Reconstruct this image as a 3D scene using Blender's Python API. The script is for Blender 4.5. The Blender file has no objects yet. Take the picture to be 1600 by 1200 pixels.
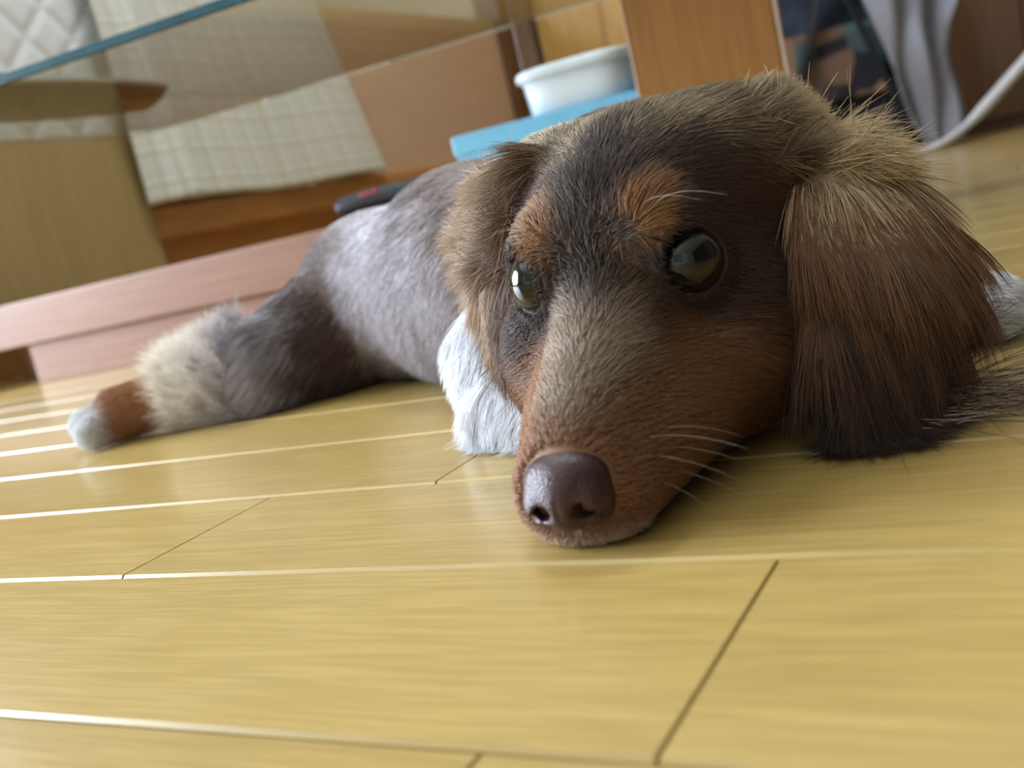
import bpy, bmesh, math, random
import numpy as np
from mathutils import Vector, Matrix

random.seed(7)
rng = np.random.default_rng(11)
scene = bpy.context.scene
COL = scene.collection

# ------------------------------------------------------------------ camera
FPX, PITCH, ROLL, YAW, HC = 1637.8, .1682, -.22877, -.5314, .105
_fw = np.array([0, math.cos(PITCH), -math.sin(PITCH)])
_r = np.array([1., 0, 0]); _u = np.cross(_r, _fw)
CR = math.cos(ROLL) * _r + math.sin(ROLL) * _u
CU = -math.sin(ROLL) * _r + math.cos(ROLL) * _u
cam = bpy.data.cameras.new('camera'); camo = bpy.data.objects.new('camera', cam); COL.objects.link(camo)
cam.sensor_fit = 'HORIZONTAL'; cam.sensor_width = 36; cam.lens = 36 * FPX / 1600
cam.clip_start = .01; cam.clip_end = 60
m = Matrix.Identity(4)
for i in range(3):
    m[i][0] = CR[i]; m[i][1] = CU[i]; m[i][2] = -_fw[i]
m[2][3] = HC
camo.matrix_world = m
cam.dof.use_dof = True; cam.dof.focus_distance = .40; cam.dof.aperture_fstop = 10
scene.camera = camo

# ------------------------------------------------------------------ light and exposure
scene.view_settings.view_transform = 'Standard'; scene.view_settings.look = 'None'
scene.view_settings.gamma = 1; scene.view_settings.exposure = 0.0
scene.view_settings.use_curve_mapping = False
scene.cycles.max_bounces = 8; scene.cycles.diffuse_bounces = 3; scene.cycles.glossy_bounces = 3; scene.cycles.transmission_bounces = 8
scene.cycles.use_adaptive_sampling = True; scene.cycles.adaptive_threshold = .04; scene.cycles.use_denoising = True
world = bpy.data.worlds.new('daylight'); scene.world = world; world.use_nodes = True
bg = world.node_tree.nodes['Background']
bg.inputs[0].default_value = (.93, .96, 1, 1); bg.inputs[1].default_value = .06

PXV = np.array([math.cos(YAW), math.sin(YAW), 0])      # along the floor boards
PYV = np.array([-math.sin(YAW), math.cos(YAW), 0])     # across the floor boards
def room(a, b, z=0.): return Vector(PXV * a + PYV * b + np.array([0, 0, z]))
WALL_X = -2.75
WIN = (-1.15, .60, .06, 1.75)          # window: across0, across1, z0, z1
la = bpy.data.lights.new('window_daylight', 'AREA'); la.shape = 'RECTANGLE'
la.size = WIN[1] - WIN[0]; la.size_y = WIN[3] - WIN[2]; la.energy = 375; la.color = (.74, .86, 1)
lo = bpy.data.objects.new('window_daylight', la); COL.objects.link(lo)
lo.location = room(WALL_X - .12, (WIN[0] + WIN[1]) / 2, (WIN[2] + WIN[3]) / 2)
lo.rotation_euler = Vector(PXV).to_track_quat('-Z', 'Z').to_euler()

WIN2 = (-1.9, -.2, .5, 2.05); WALL_Y = -2.6     # unseen second window behind the camera, added to light the bed side
lb = bpy.data.lights.new('rear_fill_light', 'AREA'); lb.shape = 'RECTANGLE'
lb.size = WIN2[1] - WIN2[0]; lb.size_y = WIN2[3] - WIN2[2]; lb.energy = 5; lb.color = (.84, .92, 1)
lbo = bpy.data.objects.new('rear_fill_light', lb); COL.objects.link(lbo)
lbo.location = room((WIN2[0] + WIN2[1]) / 2, WALL_Y - .12, (WIN2[2] + WIN2[3]) / 2)
lbo.rotation_euler = Vector(PYV).to_track_quat('-Z', 'Z').to_euler()

lc = bpy.data.lights.new('overhead_fill_light', 'AREA'); lc.shape = 'DISK'; lc.size = .55; lc.energy = 31; lc.color = (.93, .97, 1)  # added overhead light, out of view: brightens bed side, crown and ear tops
lco = bpy.data.objects.new('overhead_fill_light', lc); COL.objects.link(lco); lco.location = room(-.95, 1.5, 2.33)

# ------------------------------------------------------------------ helpers
def lin(*c):
    return tuple((v / 255 / 12.92 if v / 255 <= .04045 else ((v / 255 + .055) / 1.055) ** 2.4) for v in c)
def rgba(c): return (*lin(*c), 1)
def obj(name, data, mat=None, parent=None):
    o = bpy.data.objects.new(name, data); COL.objects.link(o)
    if mat is not None: data.materials.append(mat)
    if parent is not None: o.parent = parent
    return o
def empty(name, loc=(0, 0, 0), rz=0):
    o = bpy.data.objects.new(name, None); COL.objects.link(o); o.location = loc; o.rotation_euler = (0, 0, rz)
    o.empty_display_size = .05
    return o
def tag(o, label=None, cat=None, group=None, kind=None):
    if label: o['label'] = label
    if cat: o['category'] = cat
    if group: o['group'] = group
    if kind: o['kind'] = kind
    return o
def from_bm(bm, name, smooth=False):
    me = bpy.data.meshes.new(name); bm.normal_update(); bm.to_mesh(me); bm.free()
    if smooth: me.polygons.foreach_set('use_smooth', [True] * len(me.polygons))
    return me
def box(x0, x1, y0, y1, z0, z1, bevel=0., seg=2, name='box'):
    bm = bmesh.new(); bmesh.ops.create_cube(bm, size=1)
    for v in bm.verts:
        v.co = ((x0 + x1) / 2 + v.co.x * (x1 - x0), (y0 + y1) / 2 + v.co.y * (y1 - y0), (z0 + z1) / 2 + v.co.z * (z1 - z0))
    if bevel: bmesh.ops.bevel(bm, geom=bm.edges[:], offset=bevel, segments=seg, profile=.5, affect='EDGES')
    return from_bm(bm, name)
def tube(pts, rad, n=10, name='tube', flat=1.0):
    """tube along points, radius per point"""
    pts = [Vector(p) for p in pts]; bm = bmesh.new(); rings = []
    for i, p in enumerate(pts):
        t = (pts[min(i + 1, len(pts) - 1)] - pts[max(i - 1, 0)]).normalized()
        a = t.cross(Vector((0, 0, 1)));  a = a.normalized() if a.length > 1e-4 else Vector((1, 0, 0))
        b = t.cross(a); rr = rad[i] if hasattr(rad, '__len__') else rad
        rings.append([bm.verts.new(p + (a * math.cos(k * 2 * math.pi / n) + b * math.sin(k * 2 * math.pi / n) * flat) * rr) for k in range(n)])
    for r0, r1 in zip(rings, rings[1:]):
        for k in range(n): bm.faces.new((r0[k], r0[(k + 1) % n], r1[(k + 1) % n], r1[k]))
    bm.faces.new(rings[0][::-1]); bm.faces.new(rings[-1])
    bmesh.ops.recalc_face_normals(bm, faces=bm.faces)
    return from_bm(bm, name, True)
def spline(pts, n=24):
    pts = np.array(pts, float); P = np.vstack([2 * pts[0] - pts[1], pts, 2 * pts[-1] - pts[-2]]); out = []
    for i in range(1, len(P) - 2):
        for t in np.linspace(0, 1, n, endpoint=False):
            a, b, c, d = P[i - 1], P[i], P[i + 1], P[i + 2]
            out.append(.5 * (2 * b + (c - a) * t + (2 * a - 5 * b + 4 * c - d) * t * t + (3 * b - a - 3 * c + d) * t ** 3))
    out.append(pts[-1]); return np.array(out)

class NT:
    def __init__(s, name):
        s.m = bpy.data.materials.new(name); s.m.use_nodes = True; s.t = s.m.node_tree
        s.b = s.t.nodes['Principled BSDF']; s.out = s.t.nodes['Material Output']
    def n(s, kind, **kw):
        x = s.t.nodes.new(kind)
        for k, v in kw.items(): setattr(x, k, v)
        return x
    def l(s, a, b): s.t.links.new(a, b)
    def ramp(s, fac, stops):
        r = s.n('ShaderNodeValToRGB'); e = r.color_ramp.elements
        while len(e) < len(stops): e.new(.5)
        for q, (p, c) in zip(e, stops): q.position = p; q.color = c
        s.l(fac, r.inputs[0]); return r.outputs[0]
    def mix(s, fac, a, b, mode='MIX'):
        x = s.n('ShaderNodeMix', data_type='RGBA', blend_type=mode)
        for sock, v in ((x.inputs[0], fac), (x.inputs[6], a), (x.inputs[7], b)):
            if hasattr(v, 'is_output'): s.l(v, sock)
            else: sock.default_value = v
        return x.outputs[2]
    def math(s, op, a, b=None):
        x = s.n('ShaderNodeMath', operation=op)
        for sock, v in zip(x.inputs, (a, b)):
            if v is None: continue
            if hasattr(v, 'is_output'): s.l(v, sock)
            else: sock.default_value = v
        return x.outputs[0]
    def set(s, **kw):
        for k, v in kw.items(): s.b.inputs[k.replace('_', ' ')].default_value = v
        return s

def wood(name, dark, mid, light, along=0, scale=1., rough=.35, coat=0., spec=.5, fine=1.):
    """wood with grain running along one local axis; colour varies from piece to piece"""
    k = NT(name); tc = k.n('ShaderNodeTexCoord'); oi = k.n('ShaderNodeObjectInfo')
    off = k.n('ShaderNodeVectorMath', operation='SCALE'); off.inputs[0].default_value = (13.7, 7.9, 3.1)
    k.l(oi.outputs['Random'], off.inputs[3])
    add = k.n('ShaderNodeVectorMath', operation='ADD'); k.l(tc.outputs['Object'], add.inputs[0]); k.l(off.outputs[0], add.inputs[1])
    def noise(st, detail, dist=0.):
        mp = k.n('ShaderNodeMapping'); mp.inputs['Scale'].default_value = st; k.l(add.outputs[0], mp.inputs[0])
        nz = k.n('ShaderNodeTexNoise'); nz.inputs['Scale'].default_value = 1; nz.inputs['Detail'].default_value = detail
        nz.inputs['Distortion'].default_value = dist; k.l(mp.outputs[0], nz.inputs[0]); return nz.outputs[0]
    def st(a, b):
        v = [b * scale] * 3; v[along] = a * scale; return v
    big = noise(st(3, 60), 3, .3); fi = noise(st(14 * fine, 330 * fine), 2); bl = noise(st(5, 9), 2)
    c = k.ramp(big, [(.3, rgba(mid)), (.55, rgba(light)), (.72, rgba(mid))])
    c = k.mix(k.ramp(fi, [(.40, (0, 0, 0, 1)), (.64, (1, 1, 1, 1))]), rgba(dark), c)
    c = k.mix(.60, k.ramp(big, [(.3, rgba(mid)), (.7, rgba(light))]), c)
    c = k.mix(k.math('MULTIPLY', bl, .35), c, rgba(mid))
    v = k.math('ADD', k.math('MULTIPLY', oi.outputs['Random'], .10), .95)
    hs = k.n('ShaderNodeHueSaturation'); k.l(v, hs.inputs['Value']); k.l(c, hs.inputs['Color'])
    k.l(hs.outputs[0], k.b.inputs['Base Color'])
    k.set(Roughness=rough, Coat_Weight=coat, Coat_Roughness=.16)
    k.b.inputs['Specular IOR Level'].default_value = spec
    bp = k.n('ShaderNodeBump'); bp.inputs['Strength'].default_value = .06; bp.inputs['Distance'].default_value = .001
    k.l(fi, bp.inputs['Height']); k.l(bp.outputs[0], k.b.inputs['Normal'])
    return k.m
def plain(name, c, rough=.6, var=.12, scale=40., bump=0., **kw):
    k = NT(name); tc = k.n('ShaderNodeTexCoord'); nz = k.n('ShaderNodeTexNoise'); nz.inputs['Scale'].default_value = scale
    nz.inputs['Detail'].default_value = 4; k.l(tc.outputs['Object'], nz.inputs[0])
    lo_ = tuple(x * (1 - var) for x in lin(*c)); hi_ = tuple(min(1, x * (1 + var)) for x in lin(*c))
    k.l(k.ramp(nz.outputs[0], [(.3, (*lo_, 1)), (.7, (*hi_, 1))]), k.b.inputs['Base Color'])
    k.set(Roughness=rough, **kw)
    if bump:
        bp = k.n('ShaderNodeBump'); bp.inputs['Strength'].default_value = bump; bp.inputs['Distance'].default_value = .002
        k.l(nz.outputs[0], bp.inputs['Height']); k.l(bp.outputs[0], k.b.inputs['Normal'])
    return k.m

M_floor = wood('floor_wood', (150, 122, 64), (173, 145, 82), (183, 155, 92), rough=.34, coat=.6, spec=.4, fine=1.6)
M_gap = plain('joint_dark', (62, 44, 24), .8)
M_pink = wood('pinkish_wood', (120, 82, 62), (134, 94, 73), (144, 103, 81), rough=.4, scale=.6)
M_orange = wood('orange_wood', (132, 86, 36), (152, 102, 46), (162, 110, 52), along=2, rough=.32, scale=.5)
M_rail = wood('rail_wood', (170, 118, 66), (192, 138, 84), (204, 150, 96), along=1, rough=.4, scale=.5)
M_beige = wood('beige_wood', (146, 124, 80), (160, 138, 92), (168, 147, 100), along=2, rough=.45, scale=.8, fine=.6)
M_side = wood('bed_side_wood', (196, 164, 138), (208, 178, 152), (214, 186, 160), along=1, rough=.45, scale=.5)
M_yellow = wood('yellow_wood', (160, 116, 52), (192, 148, 76), (204, 160, 88), along=2, rough=.5, scale=.5)
M_brown = wood('dark_brown_wood', (66, 42, 24), (96, 62, 36), (110, 74, 44), along=2, rough=.4, scale=.5)
M_wall = plain('cream_wall', (222, 212, 190), .9, .04, 120, .15)
M_ceil = plain('white_ceiling', (232, 230, 224), .9, .03)

# ------------------------------------------------------------------ the room
floor = obj('floor', box(-2.9, 2.3, -2.6, 3.75, -.03, -.006), M_gap); floor.rotation_euler = (0, 0, YAW); tag(floor, kind='structure')
seams = [HC * v for v in (1.51, 2.42, 3.28, 4.12, 4.95)]
while seams[-1] < 3.7: seams.append(seams[-1] + .0872)
pre = [seams[0] - .0945]
while pre[-1] > -1.1: pre.append(pre[-1] - .09)
seams = pre[::-1] + seams
joint = {round(HC * 1.51, 3): -.78 * HC, round(seams[seams.index(HC * 1.51) - 1], 3): -1.13 * HC, round(HC * 2.42, 3): -3.23 * HC, round(HC * 3.28, 3): -2.38 * HC}
_pl = {}
def plank_mesh(L, w):
    key = (round(L, 4), round(w, 4))
    if key in _pl: return _pl[key]
    e, c, d, g = .0008, .0011, .0012, .0004     # half joint, chamfer width and depth, end chamfer
    ys = [e, e, c + e, w - c - e, w - e, w - e]; zs = [-.006, -d, 0, 0, -d, -.006]
    bm = bmesh.new(); rings = []
    for x, s in ((g, -1), (g, 0), (g * 1.6, 1), (L - g * 1.6, 1), (L - g, 0), (L - g, -1)):
        rings.append([bm.verts.new((x, y, (-.006 if s < 0 else (min(z, -.0005) if s == 0 else z)))) for y, z in zip(ys, zs)])
    for a, b in zip(rings, rings[1:]):
        for i in range(5): bm.faces.new((a[i], b[i], b[i + 1], a[i + 1]))
    bmesh.ops.recalc_face_normals(bm, faces=bm.faces)
    me = from_bm(bm, 'plank'); me.materials.append(M_floor); _pl[key] = me
    return me
PL = .909
for i in range(len(seams) - 1):
    y0, y1 = seams[i], seams[i + 1]
    j = joint.get(round(y0, 3), -.1 + PL * ((i * .38) % 1.0))
    xs = [j + PL * k for k in range(-4, 4)]
    xs = [-2.7] + [x for x in xs if -2.5 < x < 2.1] + [2.3]
    for a, b in zip(xs, xs[1:]):
        o = bpy.data.objects.new('plank', plank_mesh(b - a, y1 - y0)); COL.objects.link(o)
        o.parent = floor; o.location = (a, y0, 0)

def wallbox(name, *a, mat=M_wall, kind='structure', **k):
    o = obj(name, box(*a, **k), mat); o.rotation_euler = (0, 0, YAW); tag(o, kind=kind); return o
wallbox('wall_back', -2.85, 2.3, 3.62, 3.72, -.01, 2.45)
# the wall with the window: one mesh around the opening
bm = bmesh.new()
def addb(bm, x0, x1, y0, y1, z0, z1):
    g = bmesh.ops.create_cube(bm, size=1)['verts']
    for v in g: v.co = ((x0 + x1) / 2 + v.co.x * (x1 - x0), (y0 + y1) / 2 + v.co.y * (y1 - y0), (z0 + z1) / 2 + v.co.z * (z1 - z0))
a0, a1, z0, z1 = WIN
addb(bm, WALL_X - .1, WALL_X, -2.6, a0, -.01, 2.45); addb(bm, WALL_X - .1, WALL_X, a1, 3.62, -.01, 2.45)
addb(bm, WALL_X - .1, WALL_X, a0, a1, -.01, z0); addb(bm, WALL_X - .1, WALL_X, a0, a1, z1, 2.45)
wl = obj('wall_left', from_bm(bm, 'wall_left'), M_wall); wl.rotation_euler = (0, 0, YAW); tag(wl, kind='structure')
M_alu = plain('window_aluminium', (176, 178, 180), .4, .05, 40, 0, Metallic=.6)
bm = bmesh.new()
for q in ((a0, a0 + .04, z0, z1), (a1 - .04, a1, z0, z1), (a0, a1, z0, z0 + .04), (a0, a1, z1 - .04, z1), ((a0 + a1) / 2 - .03, (a0 + a1) / 2 + .03, z0, z1)):
    addb(bm, WALL_X - .08, WALL_X - .03, *q)
WF1 = bm
bm = bmesh.new(); b0_, b1_, y0_, y1_ = WIN2
addb(bm, -2.85, b0_, WALL_Y - .1, WALL_Y, -.01, 2.45); addb(bm, b1_, 2.3, WALL_Y - .1, WALL_Y, -.01, 2.45)
addb(bm, b0_, b1_, WALL_Y - .1, WALL_Y, -.01, y0_); addb(bm, b0_, b1_, WALL_Y - .1, WALL_Y, y1_, 2.45)
w2 = obj('wall_front', from_bm(bm, 'wall_front'), M_wall); w2.rotation_euler = (0, 0, YAW); tag(w2, kind='structure')
bm = bmesh.new()
for q in ((b0_, b0_ + .04, y0_, y1_), (b1_ - .04, b1_, y0_, y1_), (b0_, b1_, y0_, y0_ + .04), (b0_, b1_, y1_ - .04, y1_), ((b0_ + b1_) / 2 - .03, (b0_ + b1_) / 2 + .03, y0_, y1_)):
    addb(bm, q[0], q[1], WALL_Y - .08, WALL_Y - .03, q[2], q[3])
wf2 = obj('added_window_2', from_bm(bm, 'window_frame'), M_alu); wf2.rotation_euler = (0, 0, YAW); tag(wf2, kind='structure')  # frame of the window added for rear fill
bm = WF1
wf = obj('window_1', from_bm(bm, 'window_frame'), M_alu); wf.rotation_euler = (0, 0, YAW); tag(wf, kind='structure')
wallbox('ceiling', -2.85, 2.3, -2.7, 3.72, 2.45, 2.5, mat=M_ceil)

clamp = empty('added_ceiling_lamp', room(-.95, 1.5, 2.36)); tag(clamp, 'unseen round white ceiling lamp, added to light the bed side and dog from above', 'lamp')  # fixture added to go with the overhead fill
def disc_loft(prof, n=40):
    bm = bmesh.new(); rings = [[bm.verts.new((r * math.cos(2 * math.pi * i / n), r * math.sin(2 * math.pi * i / n), z)) for i in range(n)] for r, z in prof]
    for r0, r1 in zip(rings, rings[1:]):
        for i in range(n): bm.faces.new((r0[i], r0[(i + 1) % n], r1[(i + 1) % n], r1[i]))
    bm.faces.new(rings[0][::-1]); bm.faces.new(rings[-1]); bmesh.ops.recalc_face_normals(bm, faces=bm.faces); return from_bm(bm, 'disc', True)
obj('housing', disc_loft([(.30, .0), (.31, .01), (.31, .06), (.12, .09)]), M_ceil, clamp)
# ------------------------------------------------------------------ glass topped low table
TG = np.array([-.691, 1.58, 0.]); TYAW = -.3735
table = empty('glass_top_table', TG, TYAW)
tag(table, 'low table with clear glass top and pinkish wood base behind the dog', 'table')
obj('base_board', box(-.16, 1.12, -.01, .20, .06, .125, .003), M_pink, table)
obj('plinth', box(0., 1.10, 0, .19, 0, .06, .0015), M_pink, table)
obj('support_block', box(-.15, -.012, .12, .19, 0, .06, .0015), M_orange, table)
obj('end_panel', box(.982, 1.138, -.05, -.032, 0, .328, .002), M_orange, table)
obj('edge_band', box(1.1382, 1.1415, -.05, -.032, 0, .328), plain('pale_edge_band', (206, 176, 156), .5), table)
obj('end_panel', box(.95, 1.12, .15, .168, .125, .328, .002), M_orange, table)
k = NT('clear_glass'); k.set(Roughness=0., IOR=1.5, Transmission_Weight=1.); k.b.inputs['Base Color'].default_value = (.97, 1, .99, 1)
va = k.n('ShaderNodeVolumeAbsorption'); va.inputs[0].default_value = (.10, .78, .82, 1); va.inputs[1].default_value = 4
k.l(va.outputs[0], k.out.inputs['Volume'])
obj('glass_top', box(.15, 1.40, -.358, .172, .328, .338, .0008, 2), k.m, table)
M_gedge = plain('glass_edge_teal', (24, 68, 78), .25, .2, 30)
obj('support_post', box(.798, .826, .146, .17, .125, .328, .002), M_brown, table)
obj('glass_edge', box(.15, 1.40, -.361, -.3582, .3285, .3375, .0006), M_gedge, table)

# ------------------------------------------------------------------ bed along the far left
BX = -1.62
bed = empty('bed', room(BX, 1.2), YAW)
tag(bed, 'wooden bed with orange rail and pinkish side board behind the glass table', 'bed')
obj('rail', box(-.05, .0, .325, 2.15, .19, .252, .004), M_rail, bed)
obj('lower_panel', box(-.09, -.05, -.3, 2.15, 0, .20), M_rail, bed)
obj('drawer_front', box(-.03, .012, -.3, .322, .10, .405, .003), M_beige, bed)
obj('side_board', box(-.06, -.025, .9, 2.02, .252, .70, .003), M_side, bed)
obj('corner_post', box(-.09, .0, 2.02, 2.12, 0, .80, .004), M_brown, bed)
obj('slat_base', box(-1.06, -.06, -.3, 2.1, .30, .33), M_rail, bed)
obj('far_rail', box(-1.1, -1.05, -.3, 2.15, 0, .33), M_rail, bed)

# quilted mattress
def quilt_mesh(y0, y1, z0, z1, depth, nx=150, nz=60):
    """front face (local x=0) quilted in diamonds, rounded over the top, closed behind"""
    bm = bmesh.new(); rows = []
    path = [(0, z0 + (z1 - z0) * t) for t in np.linspace(0, 1, nz)]
    path += [(-.06 * math.sin(a), z1 + .06 * (1 - math.cos(a)) * .5) for a in np.linspace(.2, math.pi / 2, 6)] + [(-depth, z1 + .03)]
    s = 0; pv = path[0]
    for (x, z) in path:
        s += math.hypot(x - pv[0], z - pv[1]); pv = (x, z); row = []
        for j in range(nx):
            y = y0 + (y1 - y0) * j / (nx - 1)
            a = (y + s * .9) / .105; b = (y - s * .9) / .105
            d = min(abs(a - round(a)), abs(b - round(b)))
            row.append(bm.verts.new((x - (.0045 * math.exp(-(d / .09) ** 2) if x > -.05 else 0), y, z)))
        rows.append(row)
    for r0, r1 in zip(rows, rows[1:]):
        for j in range(nx - 1): bm.faces.new((r0[j], r0[j + 1], r1[j + 1], r1[j]))
    b0 = [bm.verts.new((-depth, v.co.y, z0)) for v in rows[0]]
    for j in range(nx - 1):
        bm.faces.new((rows[0][j + 1], rows[0][j], b0[j], b0[j + 1])); bm.faces.new((b0[j], b0[j + 1], rows[-1][j + 1], rows[-1][j])[::-1])
    bmesh.ops.recalc_face_normals(bm, faces=bm.faces)
    return from_bm(bm, 'quilt', True)
M_quilt = plain('white_quilt', (226, 230, 234), .9, .03, 300, .2)
qm = obj('mattress', quilt_mesh(-.28, .88, .408, .78, .95), M_quilt); qm.location = room(BX, 1.2); qm.rotation_euler = (0, 0, YAW)
tag(qm, 'white mattress with diamond quilting on the bed at upper left', 'mattress')
obj('border', box(-.94, -.035, -.275, .875, .331, .4075, .01), plain('base_fabric', (120, 104, 84), .9), qm)

# plaid bedspread hanging over the side
def drape(y0b, y1b, y0t, y1t, z0, z1, ny=90, nz=50):
    bm = bmesh.new(); uv = bm.loops.layers.uv.new('UVMap'); g = []
    for i in range(nz):
        t = i / (nz - 1); row = []
        for j in range(ny):
            s = j / (ny - 1); y = (y0b + (y0t - y0b) * t) * (1 - s) + (y1b + (y1t - y1b) * t) * s
            x = .034 + .010 * math.sin(s * 11 + 1.5 * t) * (1 - .5 * t) + .006 * math.sin(s * 23 + t * 2)
            x += .045 * math.exp(-((s - .115) / .02) ** 2) * (1 - .7 * t) - .02 * math.exp(-((s - .15) / .015) ** 2) * (1 - .5 * t)
            z = z0 + (z1 - z0) * t + .004 * math.sin(s * 9)
            if t > .93: x -= (t - .93) * .2
            row.append((bm.verts.new((x, y, z)), (s * (y1b - y0b), t * (z1 - z0))))
        g.append(row)
    for i in range(nz - 1):
        for j in range(ny - 1):
            q = (g[i][j], g[i][j + 1], g[i + 1][j + 1], g[i + 1][j]); fc = bm.faces.new([v[0] for v in q])
            for lp, v in zip(fc.loops, q): lp[uv].uv = v[1]
    return from_bm(bm, 'drape', True)
k = NT('plaid_cloth'); tc = k.n('ShaderNodeTexCoord'); sp = k.n('ShaderNodeSeparateXYZ'); k.l(tc.outputs['UV'], sp.inputs[0])
def lines(sock, period, width, off=0.):
    fr = k.math('FRACT', k.math('DIVIDE', k.math('ADD', sock, off), period))
    d = k.math('ABSOLUTE', k.math('SUBTRACT', fr, .5)); return k.math('LESS_THAN', d, width)
c = rgba((228, 232, 230)); base = k.n('ShaderNodeRGB'); base.outputs[0].default_value = c; c = base.outputs[0]
for sock, per in ((sp.outputs[0], .078), (sp.outputs[1], .062)):
    for off, w, a in ((0, .05, .55), (.013, .03, .3), (.026, .03, .3), (.039, .04, .35)):
        c = k.mix(k.math('MULTIPLY', lines(sock, per, w, off), a), c, rgba((190, 180, 142)))
k.l(c, k.b.inputs['Base Color']); k.set(Roughness=.95)
cl = obj('bedspread', drape(.30, 1.145, .28, .96, .255, .80), k.m); cl.location = room(BX, 1.2); cl.rotation_euler = (0, 0, YAW)
sm = cl.modifiers.new('cloth_thickness', 'SOLIDIFY'); sm.thickness = .004
tag(cl, 'cream plaid bedspread hanging over the side of the bed', 'bedspread')

# wardrobe with yellowish panels beyond the bed
wd = empty('wardrobe', room(-1.5, 3.42), YAW); tag(wd, 'yellowish wooden wardrobe with a dark gap behind the bed end', 'wardrobe')
obj('body', box(-.2, 1.2, .02, .18, 0, 1.9), M_brown, wd)
for i in range(4): obj('door_panel', box(-.2 + i * .35, -.2 + i * .35 + .346, 0, .02, .04, 1.88, .002), M_yellow, wd)

# ------------------------------------------------------------------ things on the table
def tl(a, b, z): return Vector(TG + np.array([math.cos(TYAW), math.sin(TYAW), 0]) * a + np.array([-math.sin(TYAW), math.cos(TYAW), 0]) * b + np.array([0, 0, z]))
# flat case under brush and blue box
fc = obj('flat_case', box(-.09, .24, -.06, .055, 0, .034, .004), plain('case_greige', (160, 142, 124), .6)); fc.location = tl(.80, .065, .1255); fc.rotation_euler = (0, 0, TYAW)
tag(fc, 'flat greyish beige case lying on the table base under the blue box', 'case')
br = empty('grooming_brush', tl(.545, .03, .1495), TYAW + .02); br.rotation_euler = (0, -.02, TYAW + .02)
tag(br, 'black handled tool with a grey blade lying beside the blue box', 'tool')
pts = [(0, 0, .014), (.012, 0, .015), (.05, 0, .017), (.09, 0, .016), (.13, 0, .015), (.145, 0, .014)]
br.location = tl(.553, .02, .131)
obj('handle', tube(spline(pts, 6), list(np.interp(np.linspace(0, 1, 31), [0, .05, .3, .8, 1], [.006, .013, .015, .014, .010])), 14, flat=.9), plain('black_rubber', (34, 36, 44), .35), br)
obj('inlay', box(.04, .07, -.0150, -.0120, .022, .026, .001), plain('red_inlay', (168, 44, 52), .5), br)
obj('blade', box(.14, .19, -.006, .008, .006, .024, .002), plain('grey_metal', (150, 140, 132), .35, .05, Metallic=.3), br)
bb = empty('blue_box', tl(.735, .014, .1605), TYAW); tag(bb, 'light blue shallow box under the white tub', 'box')
M_blue = plain('sky_blue_card', (122, 192, 226), .35, .05)
obj('body', box(0, .30, 0, .115, 0, .030, .0015), M_blue, bb)
obj('lid', box(-.003, .303, -.003, .118, .012, .036, .002), M_blue, bb)
tb = empty('white_tub', tl(.895, .068, .197), TYAW); tag(tb, 'white plastic tub with rounded lid standing on the blue box', 'tub')
def rounded_loft(profile, n=48, pw=4.):
    bm = bmesh.new(); rings = []
    for (rx, ry, z) in profile:
        ring = []
        for i in range(n):
            a = 2 * math.pi * i / n; ca, sa = math.cos(a), math.sin(a)
            q = (abs(ca) ** pw + abs(sa) ** pw) ** (-1 / pw); ring.append(bm.verts.new((rx * ca * q, ry * sa * q, z)))
        rings.append(ring)
    for r0, r1 in zip(rings, rings[1:]):
        for i in range(n): bm.faces.new((r0[i], r0[(i + 1) % n], r1[(i + 1) % n], r1[i]))
    bm.faces.new(rings[0][::-1]); bm.faces.new(rings[-1]); bmesh.ops.recalc_face_normals(bm, faces=bm.faces)
    return from_bm(bm, 'loft', True)
M_tub = plain('white_plastic', (226, 234, 238), .3, .02)
obj('body', rounded_loft([(.060, .042, 0), (.064, .045, .002), (.069, .049, .043)]), M_tub, tb)
obj('lid', rounded_loft([(.073, .053, .041), (.075, .055, .043), (.075, .055, .049), (.072, .052, .053), (.055, .038, .056), (.02, .012, .057)]), M_tub, tb)
# oval tray on the glass
tr = empty('oval_tray', tl(.300, -.165, .3385), TYAW + 1.42); tag(tr, 'dark brown oblong tray with pale rim lying on the glass top', 'tray')
bm = bmesh.new(); rings = []
for (sc, z) in ((.72, 0), (.8, .001), (.93, .014), (1.0, .027), (.985, .0275), (.92, .015), (.78, .004), (.3, .003)):
    rings.append([bm.verts.new((.205 * sc * math.cos(a), .052 * sc * math.sin(a) * (1 - .12 * math.cos(a)), z)) for a in np.linspace(0, 2 * math.pi, 40, endpoint=False)])
for r0, r1 in zip(rings, rings[1:]):
    for i in range(40): bm.faces.new((r0[i], r0[(i + 1) % 40], r1[(i + 1) % 40], r1[i]))
bm.faces.new(rings[0][::-1]); bm.faces.new(rings[-1]); bmesh.ops.recalc_face_normals(bm, faces=bm.faces)
obj('bowl', from_bm(bm, 'bowl', True), plain('tray_brown', (52, 38, 34), .45), tr)
obj('rim', tube([(.2035 * math.cos(a), .0515 * math.sin(a) * (1 - .12 * math.cos(a)), .028) for a in np.linspace(0, 2 * math.pi, 49)], .003, 8), plain('pale_rim', (190, 190, 186), .5), tr)

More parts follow.
